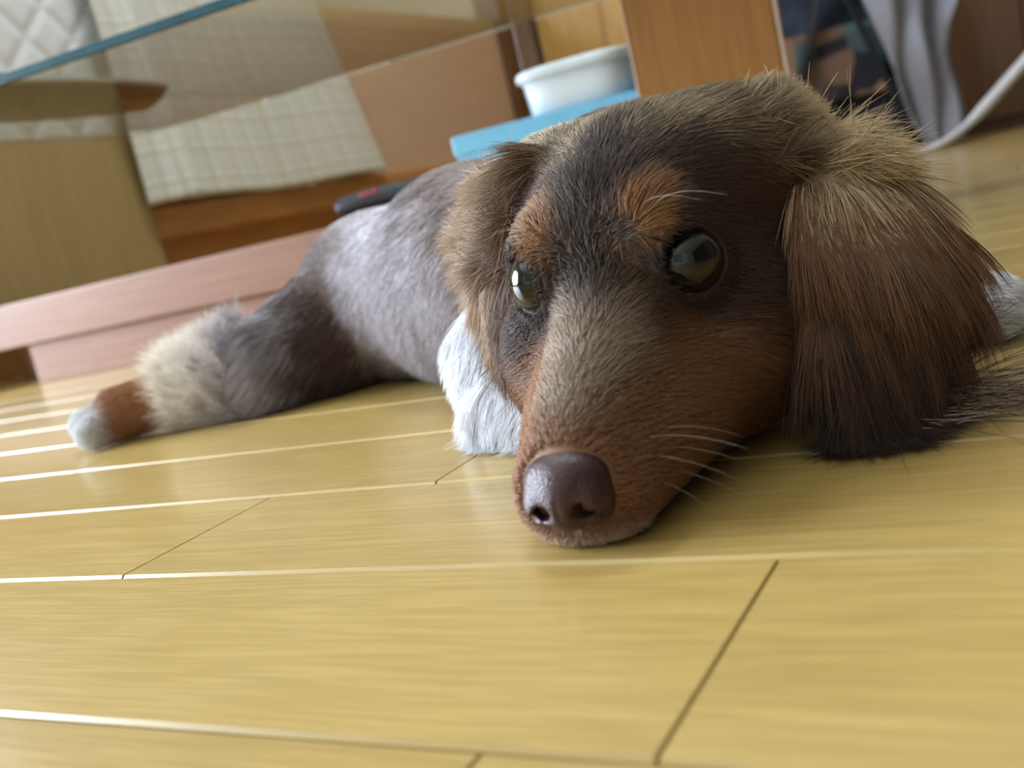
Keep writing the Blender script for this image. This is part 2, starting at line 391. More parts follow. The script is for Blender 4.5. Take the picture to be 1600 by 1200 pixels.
# ------------------------------------------------------------------ right background
cb = empty('dark_cabinet', (1.17, 2.80, 0), YAW); tag(cb, 'dark brown wooden cabinet standing behind the grey cloth and cable', 'cabinet')
obj('body', box(-.10, 1.0, .02, .32, 0, .9, .002), M_brown, cb)
obj('door', box(-.09, .30, 0, .02, .03, .88, .003), M_brown, cb); obj('door', box(.304, .99, 0, .02, .03, .88, .003), M_brown, cb)
bag = empty('fabric_bag', (.92, 2.66, 0), -.1); tag(bag, 'dark navy fabric bag with black straps standing behind the orange table panel', 'bag')
bm = bmesh.new(); rings = []
for t in np.linspace(0, 1, 22):
    z = .5 * t; w = .20 - .03 * t + .012 * math.sin(t * 9); d = (.085 - .05 * t) + .008 * math.sin(t * 13)
    ring = []
    for i in range(48):
        a = 2 * math.pi * i / 48; q = (abs(math.cos(a)) ** 4 + abs(math.sin(a)) ** 4) ** -.25
        ring.append(bm.verts.new((w * math.cos(a) * q + .006 * math.sin(7 * a + 5 * t), d * math.sin(a) * q + .007 * math.sin(5 * a + 8 * t), z)))
    rings.append(ring)
for r0, r1 in zip(rings, rings[1:]):
    for i in range(48): bm.faces.new((r0[i], r0[(i + 1) % 48], r1[(i + 1) % 48], r1[i]))
bm.faces.new(rings[0][::-1]); bm.faces.new(rings[-1]); bmesh.ops.recalc_face_normals(bm, faces=bm.faces)
obj('body', from_bm(bm, 'bag_body', True), plain('navy_fabric', (38, 46, 62), .9, .35, 30, .5), bag)
M_strap = plain('black_strap', (20, 22, 28), .7)
obj('strap', tube(spline([(.04, -.085, .52), (-.02, -.10, .36), (-.07, -.105, .24), (-.10, -.098, .15)], 8), .022, 10, flat=.35), M_strap, bag)
obj('strap', tube(spline([(.03, -.08, .52), (.09, -.10, .30), (.13, -.105, .16), (.15, -.1, .05)], 8), .020, 10, flat=.35), M_strap, bag)
k = NT('patchwork'); tc = k.n('ShaderNodeTexCoord'); vo = k.n('ShaderNodeTexVoronoi'); vo.inputs['Scale'].default_value = 16; k.l(tc.outputs['Object'], vo.inputs[0])
k.l(k.ramp(vo.outputs['Color'], [(.2, rgba((30, 30, 40))), (.45, rgba((150, 118, 92))), (.6, rgba((60, 44, 46))), (.8, rgba((70, 96, 98)))]), k.b.inputs['Base Color']); k.set(Roughness=.9)
obj('pocket', box(-.13, .13, -.098, -.084, .16, .33, .006), k.m, bag)

def hanging_cloth():
    bm = bmesh.new(); g = []; ny, nz = 40, 60
    for i in range(nz):
        t = i / (nz - 1); z = .012 + .60 * t
        wl = -.03 - .105 * min(1, t * 1.5) ** .8; wr = .062 + .012 * math.sin(t * 14) + .05 * max(0, t - .45) * 3 * (1 if t < .62 else .4)
        row = []
        for j in range(ny):
            s = j / (ny - 1); x = wl + (wr - wl) * s
            y = -.012 + .02 * math.sin(s * 7 + t * 5) + .014 * math.sin(s * 15 - t * 9 + 1) + .02 * math.sin(t * 11 + s * 2) * .5
            row.append(bm.verts.new((x, y, z)))
        g.append(row)
    for i in range(nz - 1):
        for j in range(ny - 1): bm.faces.new((g[i][j], g[i][j + 1], g[i + 1][j + 1], g[i + 1][j]))
    return from_bm(bm, 'cloth', True)
hc_ = obj('hanging_cloth', hanging_cloth(), plain('grey_white_cloth', (132, 132, 142), .9, .05)); hc_.location = (1.115, 2.49, 0)
so = hc_.modifiers.new('cloth_thickness', 'SOLIDIFY'); so.thickness = .006; so.offset = 0
tag(hc_, 'crumpled greyish white cloth hanging in front of the dark cabinet', 'cloth')
cable = obj('white_cable', tube(spline([(.93, 2.36, .008), (1.02, 2.36, .009), (1.08, 2.37, .020), (1.165, 2.42, .05), (1.28, 2.47, .115), (1.40, 2.49, .20), (1.52, 2.50, .30)], 10),
            list(np.interp(np.linspace(0, 1, 61), [0, .3, .45, .55, .9, 1], [.008, .008, .009, .014, .013, .010])), 12), plain('white_cable', (214, 214, 218), .5, .03))
tag(cable, 'white cable rising from the floor against the dark cabinet', 'cable')

# ------------------------------------------------------------------ the dog
EX = np.array([.893, -.45, 0.]); EX /= np.linalg.norm(EX)
EF = np.array([-EX[1] * -1, 0, 0]) if False else np.array([EX[1], -EX[0], 0.])
HO = np.array([.043, .367, 0.])
def H(x, f_, z): return HO + EX * x + EF * f_ + np.array([0, 0, z])
def toH(p):
    d = p - HO; return np.stack([d @ EX, d @ EF, p[:, 2]], 1)
def P(x, y, d): return np.array([0, 0, HC]) + d * (_fw + (x - 800) / FPX * CR - (y - 600) / FPX * CU)
HM = np.stack([EX, EF, np.array([0, 0, 1.])])      # world -> head axes

prims = []     # (type, data, region, blend)
def cap(a, b, ra, rb, reg, k=.012): prims.append(('cap', (np.array(a, float), np.array(b, float), ra, rb), reg, k))
def ell(c, r, reg, k=.012, ax=None): prims.append(('ell', (np.array(c, float), np.array(r, float), np.eye(3) if ax is None else ax), reg, k))
def tri(a, b, c, r, reg, k=.006): prims.append(('tri', (np.array(a, float), np.array(b, float), np.array(c, float), r), reg, k))

# torso
cap((.078, .475, .062), (.06, .54, .068), .054, .060, 'torso', .02)
cap((.06, .54, .068), (.0, .68, .066), .060, .063, 'torso', .02)
cap((.0, .68, .066), (-.075, .80, .058), .063, .058, 'torso', .02)
cap((-.075, .80, .058), (-.125, .865, .046), .058, .044, 'torso', .02)
cap((-.125, .865, .040), (-.17, .95, .02), .022, .010, 'tail', .015)
cap((-.17, .95, .02), (-.16, 1.04, .012), .010, .006, 'tail', .01)
# hind leg stretched out
ell((-.115, .790, .042), (.062, .05, .044), 'thigh', .018)
cap((-.12, .765, .036), (-.165, .752, .032), .038, .031, 'thigh', .015)
cap((-.165, .752, .032), (-.238, .772, .024), .031, .0185, 'calf', .012)
cap((-.238, .772, .024), (-.283, .764, .021), .0185, .0175, 'hindfoot', .008)
for q in ((-.300, .744, .013), (-.307, .757, .018), (-.305, .771, .018), (-.297, .784, .013)):
    cap((-.280, .765, .020), q, .016, .0105, 'paw', .002)
# far hind leg, folded on the other side
cap((-.06, .83, .045), (.0, .80, .030), .045, .030, 'thigh', .015)
cap((.0, .80, .03), (.05, .85, .02), .026, .016, 'calf', .01); cap((.05, .85, .016), (.10, .86, .014), .014, .013, 'paw', .008)
# white forearm beside the muzzle
cap((.035, .525, .062), (.006, .497, .036), .036, .026, 'white', .015)
cap((.006, .497, .036), (-.002, .474, .018), .024, .018, 'white', .012)
cap((-.002, .474, .016), (.018, .444, .012), .016, .012, 'white', .008)
# other foreleg stretched sideways
cap((.115, .50, .05), (.155, .485, .032), .035, .024, 'foreleg', .015)
cap((.155, .485, .032), (0.191, .462, .018), .022, .015, 'foreleg', .01)
for q in ((0.207, .444, .012), (0.214, .450, .014), (0.217, .458, .014), (0.213, .466, .012)):
    cap((0.193, .461, .017), q, .015, .0115, 'forepaw', .003)
# neck and head
cap(H(0, -.062, .068), (.078, .49, .074), .050, .058, 'neck', .02)
NH = len(prims)
ell(H(.002, -.050, .075), (.048, .054, .053), 'skull', .012, HM)
ell(H(0, -.014, .080), (.036, .030, .030), 'skull', .012, HM)
for s in (-1, 1):
    ell(H(s * .031, -.030, .042), (.026, .036, .034), 'cheek', .012, HM)
    cap(H(s * .018, -.035, .026), H(0, .058, .0125), .025, .0120, 'jaw', .01)
    cap(H(s * .010, .062, .0150), H(s * .023, .0, .030), .0115, .017, 'muzzle', .008)
    ell(H(s * .033, -.062, .099), (.030, .036, .028), 'skull', .014, HM)
    ell(H(s * .0195, .002, .0865), (.014, .012, .0115), 'skull', .008, HM)
cap(H(0, -.005, .043), H(0, .063, .0180), .030, .0160, 'muzzle', .01)
cap(H(0, .0, .066), H(0, .066, .0240), .0175, .0105, 'muzzle', .01)
EYES = [H(.0285, .0028, .0722), H(-.0260, .0032, .0755)]
GAZE = []
for s, c in zip((1, -1), EYES):
    g = EX * s * .50 + EF * .80 + np.array([0, 0, .18]); g /= np.linalg.norm(g); GAZE.append(g)
    ell(c - g * .0015, (.0136,) * 3, 'lid', .006)
# ears: plates spanned by fans
def fan(pts, cen, r, reg):
    cen = P(*cen); pts = [P(*q) for q in pts]
    for a, b in zip(pts, pts[1:] + pts[:1]): tri(cen, a, b, r, reg)
fan([(1240, 220, .392), (1310, 232, .396), (1388, 295, .396), (1455, 368, .393), (1478, 440, .386), (1462, 540, .375), (1435, 625, .360), (1390, 665, .352), (1325, 640, .350), (1285, 540, .356), (1268, 400, .368)],
    (1385, 420, .368), .0045, 'earR')
fan([(840, 262, .405), (790, 290, .425), (758, 370, .44), (765, 470, .44), (795, 540, .43), (818, 570, .418), (836, 530, .408), (828, 440, .405), (822, 350, .405)],
    (785, 430, .425), .0045, 'earL')

def sdf(pr, p):
    t, d, reg, k = pr
    if t == 'cap':
        a, b, ra, rb = d; ba = b - a; hh = np.clip(((p - a) @ ba) / (ba @ ba), 0, 1)
        return np.linalg.norm(p - a - hh[..., None] * ba, axis=-1) - (ra + (rb - ra) * hh)
    if t == 'ell':
        c, r, ax = d; q = (p - c) @ ax.T; k0 = np.linalg.norm(q / r, axis=-1); k1 = np.linalg.norm(q / (r * r), axis=-1)
        return k0 * (k0 - 1) / np.maximum(k1, 1e-9)
    a, b, c, r = d
    ba, cb_, ac = b - a, c - b, a - c; n = np.cross(ba, ac); pa, pb, pc = p - a, p - b, p - c
    ins = (np.sign(pa @ np.cross(ba, n)) + np.sign(pb @ np.cross(cb_, n)) + np.sign(pc @ np.cross(ac, n))) < 2
    def seg(e, q): return ((e * np.clip((q @ e) / (e @ e), 0, 1)[..., None] - q) ** 2).sum(-1)
    dd = np.where(ins, np.minimum(np.minimum(seg(ba, pa), seg(cb_, pb)), seg(ac, pc)), (pa @ n) ** 2 / (n @ n))
    return np.sqrt(dd) - r
def bounds(pr):
    t, d, _, _ = pr
    if t == 'cap': a, b, ra, rb = d; r = max(ra, rb); return np.minimum(a, b) - r, np.maximum(a, b) + r
    if t == 'ell': c, r, _ = d; return c - r.max(), c + r.max()
    a, b, c, r = d; s = np.stack([a, b, c]); return s.min(0) - r, s.max(0) + r

def surface_nets(val, o, h):
    S = val < 0; nx, ny, nz = val.shape
    s0 = [slice(0, -1), slice(1, None)]
    cnt = sum(S[s0[i], s0[j], s0[l]].astype(np.int8) for i in (0, 1) for j in (0, 1) for l in (0, 1))
    act = (cnt > 0) & (cnt < 8); idx = np.full(act.shape, -1, np.int64); A = np.argwhere(act); idx[act] = np.arange(len(A))
    acc = np.zeros((len(A), 3)); num = np.zeros(len(A)); cor = [(i, j, l) for i in (0, 1) for j in (0, 1) for l in (0, 1)]
    V = {c: val[A[:, 0] + c[0], A[:, 1] + c[1], A[:, 2] + c[2]] for c in cor}
    for c in cor:
        for ax in range(3):
            if c[ax]: continue
            e = list(c); e[ax] = 1; v0, v1 = V[c], V[tuple(e)]; m_ = (v0 < 0) != (v1 < 0)
            t = np.where(m_, v0 / np.where(m_, v0 - v1, 1), 0); q = np.tile(np.array(c, float), (len(A), 1)); q[:, ax] += t
            acc[m_] += q[m_]; num[m_] += 1
    verts = o + (A + acc / num[:, None]) * h; quads = []
    for ax in range(3):
        b, c = (ax + 1) % 3, (ax + 2) % 3
        sl0 = [slice(None)] * 3; sl1 = [slice(None)] * 3; sl0[ax] = slice(0, -1); sl1[ax] = slice(1, None)
        a0_, a1_ = S[tuple(sl0)], S[tuple(sl1)]; E_ = np.argwhere(a0_ != a1_)
        E_ = E_[(E_[:, b] > 0) & (E_[:, c] > 0) & (E_[:, b] < val.shape[b] - 1) & (E_[:, c] < val.shape[c] - 1)]
        ins = a0_[E_[:, 0], E_[:, 1], E_[:, 2]]
        def cell(db, dc):
            q = E_.copy(); q[:, b] -= db; q[:, c] -= dc; return idx[q[:, 0], q[:, 1], q[:, 2]]
        q = np.stack([cell(1, 1), cell(0, 1), cell(0, 0), cell(1, 0)], 1); q[~ins] = q[~ins][:, ::-1]; quads.append(q)
    return verts, np.vstack(quads)
def np_mesh(name, verts, quads):
    me = bpy.data.meshes.new(name); me.vertices.add(len(verts)); me.vertices.foreach_set('co', verts.astype(np.float32).ravel())
    me.loops.add(quads.size); me.loops.foreach_set('vertex_index', quads.astype(np.int32).ravel())
    me.polygons.add(len(quads)); me.polygons.foreach_set('loop_start', np.arange(0, quads.size, 4, dtype=np.int32))
    me.update(calc_edges=True); me.polygons.foreach_set('use_smooth', np.ones(len(quads), bool)); me.validate()
    return me

VX = .0018
lo_b = np.min([bounds(p)[0] for p in prims], 0) - .01; hi_b = np.max([bounds(p)[1] for p in prims], 0) + .01; lo_b[2] = -.004
dim = np.ceil((hi_b - lo_b) / VX).astype(int) + 1
field = np.full(dim, .03, np.float32)
axes = [lo_b[i] + np.arange(dim[i]) * VX for i in range(3)]
for pr in prims:
    b0, b1 = bounds(pr); k = pr[3]; mgn = .014 + k
    i0 = np.maximum(((b0 - mgn - lo_b) / VX).astype(int), 0); i1 = np.minimum(((b1 + mgn - lo_b) / VX).astype(int) + 2, dim)
    sl = tuple(slice(a, b) for a, b in zip(i0, i1))
    g = np.stack(np.meshgrid(*[axes[i][sl[i]] for i in range(3)], indexing='ij'), -1)
    d = sdf(pr, g); cur = field[sl]
    hh = np.clip(.5 + .5 * (cur - d) / k, 0, 1); new = cur * (1 - hh) + d * hh - k * hh * (1 - hh)
    field[sl] = np.minimum(new, cur)
# eye openings
for c, g_ in zip(EYES, GAZE):
    i0 = ((c - .03 - lo_b) / VX).astype(int); i1 = ((c + .03 - lo_b) / VX).astype(int)
    sl = tuple(slice(a, b) for a, b in zip(i0, i1)); g = np.stack(np.meshgrid(*[axes[i][sl[i]] for i in range(3)], indexing='ij'), -1)
    field[sl] = np.maximum(field[sl], -(np.linalg.norm(g - (c + g_ * .0072), axis=-1) - .0114))
field = np.maximum(field, (.0008 - axes[2])[None, None, :]).astype(np.float32)
dv, dq = surface_nets(field, lo_b, VX)

# coat pattern ---------------------------------------------------------
C = {k_: np.array(lin(*v)) for k_, v in dict(coat=(76, 57, 50), dark=(48, 35, 28), tan=(138, 96, 66), gold=(148, 106, 68), rust=(112, 74, 52), brown=(96, 76, 67), cream=(206, 186, 152), white=(234, 234, 238), silver=(186, 180, 188), hock=(240, 232, 220), chin=(200, 172, 160), lid=(58, 42, 38), pale=(194, 172, 152)).items()}
def sstep(a, b, x): t = np.clip((x - a) / (b - a), 0, 1); return t * t * (3 - 2 * t)
def wob(p, s): return np.sin(p[:, 0] * s + 1.3) * np.sin(p[:, 1] * s * 1.13 + .4) + .6 * np.sin(p[:, 2] * s * 1.7 + p[:, 0] * s * .6)
REG = sorted({p[2] for p in prims})
def regions(p):
    best = np.full(len(p), 9.); who = np.zeros(len(p), int)
    for pr in prims:
        d = sdf(pr, p); m_ = d < best; best[m_] = d[m_]; who[m_] = REG.index(pr[2])
    return who
def mixc(c, w, col): return c * (1 - w[:, None]) + col * w[:, None]
EARR0, EARL0 = P(1290, 225, .395), P(800, 290, .425)
def coat_colour(p, who, rj=0.):
    c = np.tile(C['coat'], (len(p), 1)); h = toH(p); n = wob(p, 160) * .5 + rj; x, f_, z = h[:, 0], h[:, 1], h[:, 2]
    def R(*names): return np.isin(who, [REG.index(q) for q in names])
    head = R('skull', 'cheek', 'jaw', 'muzzle', 'lid')
    # head
    ch = c.copy()
    crown = sstep(.106, .128, z + n * .008) * sstep(.02, -.03, f_)
    ch = mixc(ch, crown * .75, C['cream'] * .85)  # cream fur, paled further to imitate light falling on the crown
    ch = mixc(ch, sstep(.046, .022, np.linalg.norm(p - EARR0, axis=1) + n * .006) * sstep(.085, .10, z), C['cream'] * 1.1)
    side = sstep(.010, .021, np.abs(x) + .25 * np.clip(f_ - .04, 0, 1) + n * .003)
    mz = sstep(-.004, .02, f_ + n * .004)
    ch = mixc(ch, mz * sstep(.062, .046, z) * side * .95, C['tan'])
    ch = mixc(ch, sstep(.010, .034, f_ + n * .006) * (1 - side) * .6, C['pale'])
    cheek = sstep(.050, .036, z + .35 * (np.abs(x) - .04) + n * .006) * sstep(.03, .0, f_)
    ch = mixc(ch, cheek * .9, C['tan'] * .9)
    ch = mixc(ch, sstep(.03, .05, f_) * sstep(.045, .03, z), C['tan'])
    ch = mixc(ch, sstep(.060, .070, f_) * sstep(.010, .004, z), C['chin'])
    for s in (-1, 1):
        d = np.sqrt(((x - s * .0185) / .0085) ** 2 + ((z - .0925) / .0095) ** 2 + ((f_ - .008) / .03) ** 2)
        ch = mixc(ch, sstep(1.25, .7, d + n * .2) * .95, C['gold'])
        d = np.sqrt(((x - s * .036) / .012) ** 2 + ((z - .058) / .008) ** 2)
        ch = mixc(ch, sstep(1.3, .6, d) * .4, C['dark'])
    ch = mixc(ch, sstep(.011, .004, np.abs(x) + n * .002) * sstep(.055, .072, z) * sstep(-.045, -.015, f_) * .75, C['dark'])
    for e in EYES:
        ch = mixc(ch, sstep(.0162, .0134, np.linalg.norm(p - e, axis=1)), C['lid'])
    c = np.where(head[:, None], ch, c)
    # torso
    m_ = R('torso', 'neck', 'tail')
    ct = mixc(np.tile(C['brown'], (len(p), 1)), sstep(.9, -.7, ((p[:, 0] + .052) / .040) ** 2 + ((p[:, 2] - .065) / .055) ** 2 - 1 + n * .45) * .85, C['silver'])
    c = np.where(m_[:, None], ct, c)
    m_ = R('thigh', 'calf')
    cth = mixc(np.tile(C['coat'], (len(p), 1)), sstep(-.125, -.165, p[:, 0] + n * .012) * .95, C['silver'])
    cth = mixc(cth, sstep(-.17, -.215, p[:, 0] + n * .008), C['hock'])
    c = np.where(m_[:, None], cth, c)
    m_ = R('hindfoot', 'paw')
    cp_ = mixc(np.tile(C['tan'] * 1.6, (len(p), 1)), sstep(-.281, -.296, p[:, 0] + n * .006), C['white'] * .9)
    c = np.where(m_[:, None], cp_, c)
    c = np.where(R('white')[:, None], C['white'], c)
    m_ = R('foreleg', 'forepaw')
    cf = mixc(np.tile(C['tan'] * .8, (len(p), 1)), sstep(.191, .200, p[:, 0] + n * .004), C['white'])
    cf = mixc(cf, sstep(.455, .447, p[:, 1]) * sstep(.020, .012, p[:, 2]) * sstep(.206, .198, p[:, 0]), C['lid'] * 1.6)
    c = np.where(m_[:, None], cf, c)
    # ears
    m_ = R('earR'); dr = np.linalg.norm(p - EARR0, axis=1) + n * .008
    ce = mixc(np.tile(C['dark'], (len(p), 1)), sstep(.105, .03, dr + .012 * np.sin(p[:, 0] * 420 + p[:, 2] * 90)) * .9, C['tan'] * .95); ce = mixc(ce, sstep(.034, .012, dr), C['cream'] * 1.2)
    ce = mixc(ce, sstep(.150, .19, p[:, 0] + n * .01) * .55, C['tan'])
    c = np.where(m_[:, None], ce, c)
    m_ = R('earL'); dr = np.linalg.norm(p - EARL0, axis=1) + n * .008
    ce = mixc(np.tile(C['rust'] * .7, (len(p), 1)), sstep(.035, .015, dr) * .6, C['cream'] * .8)
    back = sstep(.408, .428, p[:, 1] + n * .006); ce = mixc(ce, back * .85 * sstep(.035, .07, p[:, 2] + n * .008), C['pale'] * 1.1)
    c = np.where(m_[:, None], ce, c)
    return c

dog = empty('dog', (.05, .5, 0)); tag(dog, 'long-haired brown and tan dachshund sprawled on the floor with its chin down', 'dog')
def dobj(name, data, mat):
    o = obj(name, data, mat, dog); o.location = (-.05, -.5, 0); return o
me = np_mesh('dog_body', dv, dq)
vco = np.empty(len(me.vertices) * 3, np.float32); me.vertices.foreach_get('co', vco); vco = vco.reshape(-1, 3).astype(float)
vn = np.empty(len(vco) * 3, np.float32); me.vertices.foreach_get('normal', vn); vn = vn.reshape(-1, 3).astype(float)
who_v = regions(vco); col_v = coat_colour(vco, who_v)
ca = me.color_attributes.new('coat_colour', 'FLOAT_COLOR', 'POINT')
ca.data.foreach_set('color', np.hstack([col_v, np.ones((len(col_v), 1))]).astype(np.float32).ravel())
k = NT('dog_skin'); at = k.n('ShaderNodeAttribute', attribute_name='coat_colour')
k.l(k.mix(.25, at.outputs['Color'], (0.02, .012, .01, 1)), k.b.inputs['Base Color']); k.set(Roughness=.75)
dobj('body', me, k.m)

# fur ------------------------------------------------------------------
tris = np.vstack([dq[:, [0, 1, 2]], dq[:, [0, 2, 3]]])
pa_, pb_, pc_ = vco[tris[:, 0]], vco[tris[:, 1]], vco[tris[:, 2]]
area = np.linalg.norm(np.cross(pb_ - pa_, pc_ - pa_), axis=1) / 2
#         density  length lift  radius gravity jitter
FUR = dict(torso=(1.0e6, .030, .20, .00019, .2, .09), neck=(1.1e6, .026, .22, .00018, .2, .10), tail=(6e5, .03, .3, .0002, .4, .2), thigh=(1.0e6, .026, .25, .00019, .2, .12),
           calf=(1.3e6, .026, .38, .00018, .2, .22), hindfoot=(1.2e6, .010, .25, .00018, .2, .2), paw=(1.4e6, .0045, .3, .00016, .1, .2), white=(1.6e6, .022, .35, .00016, .45, .25),
           foreleg=(1.1e6, .018, .3, .00017, .4, .2), forepaw=(1.5e6, .0055, .3, .00016, .1, .2), skull=(2.4e6, .011, .20, .00012, .0, .16), cheek=(2.4e6, .010, .20, .00012, .05, .12),
           jaw=(2.2e6, .007, .2, .00011, .0, .14), muzzle=(2.8e6, .008, .22, .00010, .0, .16), lid=(2.6e6, .006, .2, .00009, .0, .12), earR=(1.9e6, .034, .16, .00013, .5, .12), earL=(1.9e6, .018, .2, .00013, .45, .2))
reg_t = who_v[tris[:, 0]]
dens = np.array([FUR[r][0] for r in REG])[reg_t]
cen_t = (pa_ + pb_ + pc_) / 3
dens = np.where(cen_t[:, 2] < .002, 0, dens)
cnt = rng.poisson(dens * area)
ti = np.repeat(np.arange(len(tris)), cnt); N = len(ti)
r1, r2 = np.sqrt(rng.random(N))[:, None], rng.random(N)[:, None]
root = pa_[ti] * (1 - r1) + pb_[ti] * r1 * (1 - r2) + pc_[ti] * r1 * r2
nor = vn[tris[ti, 0]] * (1 - r1) + vn[tris[ti, 1]] * r1 * (1 - r2) + vn[tris[ti, 2]] * r1 * r2
nor /= np.linalg.norm(nor, axis=1)[:, None] + 1e-9
NOSE = H(0, .0775, .0195)
keep = np.ones(N, bool)
for e, g_ in zip(EYES, GAZE):
    d = root - (e + g_ * .0072); keep &= np.linalg.norm(d, axis=1) > .0122
hn = toH(root); keep &= ~((((hn[:, 0]) / .0145) ** 2 + ((hn[:, 2] - .0205) / .0120) ** 2 < 1) & (hn[:, 1] > .068))
root, nor, ti = root[keep], nor[keep], ti[keep]; N = len(root); who = reg_t[ti]; hr = toH(root)
par = np.array([FUR[r] for r in REG])[who]; length, lift, rad, grav, jit = (par[:, i].copy() for i in range(1, 6))
Z = np.array([0, 0, 1.])
flow = np.zeros((N, 3))
def RR(*names): return np.isin(who, [REG.index(q) for q in names])
hd = RR('skull', 'cheek', 'jaw', 'muzzle', 'lid')
flow[hd] = -EF + (np.sign(hr[hd, 0]) * np.minimum(np.abs(hr[hd, 0]) / .03, 1) * .5)[:, None] * EX - Z * (np.abs(hr[hd, 0]) / .05 * .6 + .02)[:, None]
tdir = np.array([-.46, .85, 0]); tdir /= np.linalg.norm(tdir)
m_ = RR('torso', 'neck', 'tail'); flow[m_] = tdir * .8 - Z * .55
m_ = RR('thigh'); flow[m_] = np.array([-.8, -.1, -.5])
m_ = RR('calf'); flow[m_] = np.array([-.85, -.05, .05])
m_ = RR('hindfoot', 'paw'); flow[m_] = np.array([-1, -.1, -.2])
m_ = RR('white'); flow[m_] = np.array([-.35, -.3, -.9])
m_ = RR('foreleg', 'forepaw'); flow[m_] = np.array([.9, -.35, -.35])
m_ = RR('earR'); v = root[m_] - P(1250, 150, .40); v /= np.linalg.norm(v, axis=1)[:, None]; 
dn = sstep(.085, .04, root[m_, 2])[:, None]; flow[m_] = (v - Z * .25) * (1 - dn) + np.array([-.12, -.25, -1.]) * dn
m_ = RR('earL'); v = root[m_] - P(860, 200, .40); v /= np.linalg.norm(v, axis=1)[:, None]; flow[m_] = v - Z * .3 - np.array([.1, 0, 0])
# crown gets longer backwards, ear roots carry tufts
m_ = RR('skull'); length[m_] += .010 * sstep(-.03, -.08, hr[m_, 1]) + .003 * sstep(.085, .115, hr[m_, 2])
length[RR('muzzle', 'jaw')] *= (.55 + .45 * sstep(.075, .03, hr[RR('muzzle', 'jaw'), 1]))
m_ = RR('earR'); dr = np.linalg.norm(root - EARR0, axis=1); tuft = m_ & (dr < .024) & (nor[:, 2] > .1)
lift[tuft] = .26; length[tuft] = .018 + .012 * rng.random(tuft.sum()); jit[tuft] = .4; flow[tuft] = np.array([.95, .1, .12]); grav[tuft] = .15
merge = RR('skull') & (dr < .042) & (hr[:, 2] > .085); length[merge] = .020; lift[merge] = .28; flow[merge] = np.array([.85, .2, .25]); jit[merge] = .3
m_ = RR('earL'); dl = np.linalg.norm(root - EARL0, axis=1); tuft2 = m_ & (dl < .04); lift[tuft2] = .35; length[tuft2] = .020; jit[tuft2] = .3; flow[tuft2] = np.array([-.7, .1, .15]); grav[tuft2] = .35
low = RR('earR') & (root[:, 2] < .03); length[low] = .028; jit[low] = .2
sp_ = low & (root[:, 0] > .13) & (root[:, 2] < .012) & (rng.random(N) < .3); flow[sp_] = np.array([.8, -.25, -.25]) + rng.normal(0, .2, (sp_.sum(), 3)); length[sp_] = .06
hock = RR('calf') & (root[:, 0] < -.205 + .05 * rng.random(N) ** 2); length[hock] = .028; lift[hock] = .6; jit[hock] = .45; flow[hock] = np.array([-.35, -.2, .45]); grav[hock] = .1
for e in EYES:
    de = np.linalg.norm(root - e, axis=1); length = np.where(hd, np.minimum(length, .0035 + np.clip(de - .0145, 0, 1) * .7), length)
length *= rng.uniform(.65, 1.15, N)
# coherent clumping
def coh(p, s, ph): return np.stack([np.sin(p @ np.array([1, .7, 1.3]) * s + ph), np.sin(p @ np.array([-.8, 1.1, .9]) * s + ph * 2), np.sin(p @ np.array([.6, -1, 1.2]) * s + ph * 3)], 1)
flow /= np.linalg.norm(flow, axis=1)[:, None] + 1e-9
flow += (coh(root, 210, .3) * .8 + coh(root, 520, 1.1) * .6) * jit[:, None] + rng.normal(0, 1, (N, 3)) * (jit * .6)[:, None]
tan_ = flow - nor * (flow * nor).sum(1)[:, None]; tan_ /= np.linalg.norm(tan_, axis=1)[:, None] + 1e-9
K = 6; pts = np.empty((N, K, 3)); pts[:, 0] = root - nor * .0004; d = tan_ * (1 - lift)[:, None] + nor * lift[:, None]; d /= np.linalg.norm(d, axis=1)[:, None]
for i in range(1, K):
    pts[:, i] = pts[:, i - 1] + d * (length / (K - 1))[:, None]
    ii = np.clip(np.round((pts[:, i] - lo_b) / VX).astype(int), 0, dim - 1); fv = field[ii[:, 0], ii[:, 1], ii[:, 2]]
    pts[:, i] += nor * np.clip(.0006 + .0012 * i / K - fv, 0, .004)[:, None]
    d = d * .8 + (tan_ * .6 + flow * .4) * .2 - Z * (grav * .28)[:, None]; lowp = pts[:, i, 2] < .0012
    pts[lowp, i, 2] = .0006 + rng.random(lowp.sum()) * .0016; d[lowp, 2] = np.maximum(d[lowp, 2], 0)
    d /= np.linalg.norm(d, axis=1)[:, None] + 1e-9
# long pale strands fanning out from the ear tip over the floor
fr = rng.choice(np.flatnonzero(RR('earR') & (root[:, 2] < .03)), 320, replace=False); nf_ = len(fr)
s0_ = np.stack([rng.uniform(.112, .150, nf_), rng.uniform(.338, .372, nf_), rng.uniform(.001, .010, nf_)], 1); s0_[:, 1] += (s0_[:, 0] - .112) * .35
th = rng.normal(-.12, .22, nf_); Lf = rng.uniform(.025, .075, nf_); cu = rng.normal(.004, .014, nf_); wv = rng.normal(0, .003, nf_); rad[fr] = .00009
for i in range(K):
    t = i / (K - 1); pts[fr, i, 0] = s0_[:, 0] + Lf * t * np.cos(th); pts[fr, i, 1] = s0_[:, 1] + Lf * t * np.sin(th) + cu * t * t + wv * np.sin(t * 6)
    pts[fr, i, 2] = np.maximum(s0_[:, 2] * (1 - t) ** 2 + .004 * t * rng.random(nf_), .0007)
colr = coat_colour(root, who, rng.normal(0, .75, N)) * rng.uniform(.82, 1.22, N)[:, None]
colr[fr] = np.array(lin(206, 182, 152)) * rng.uniform(.6, 1.3, len(fr))[:, None]
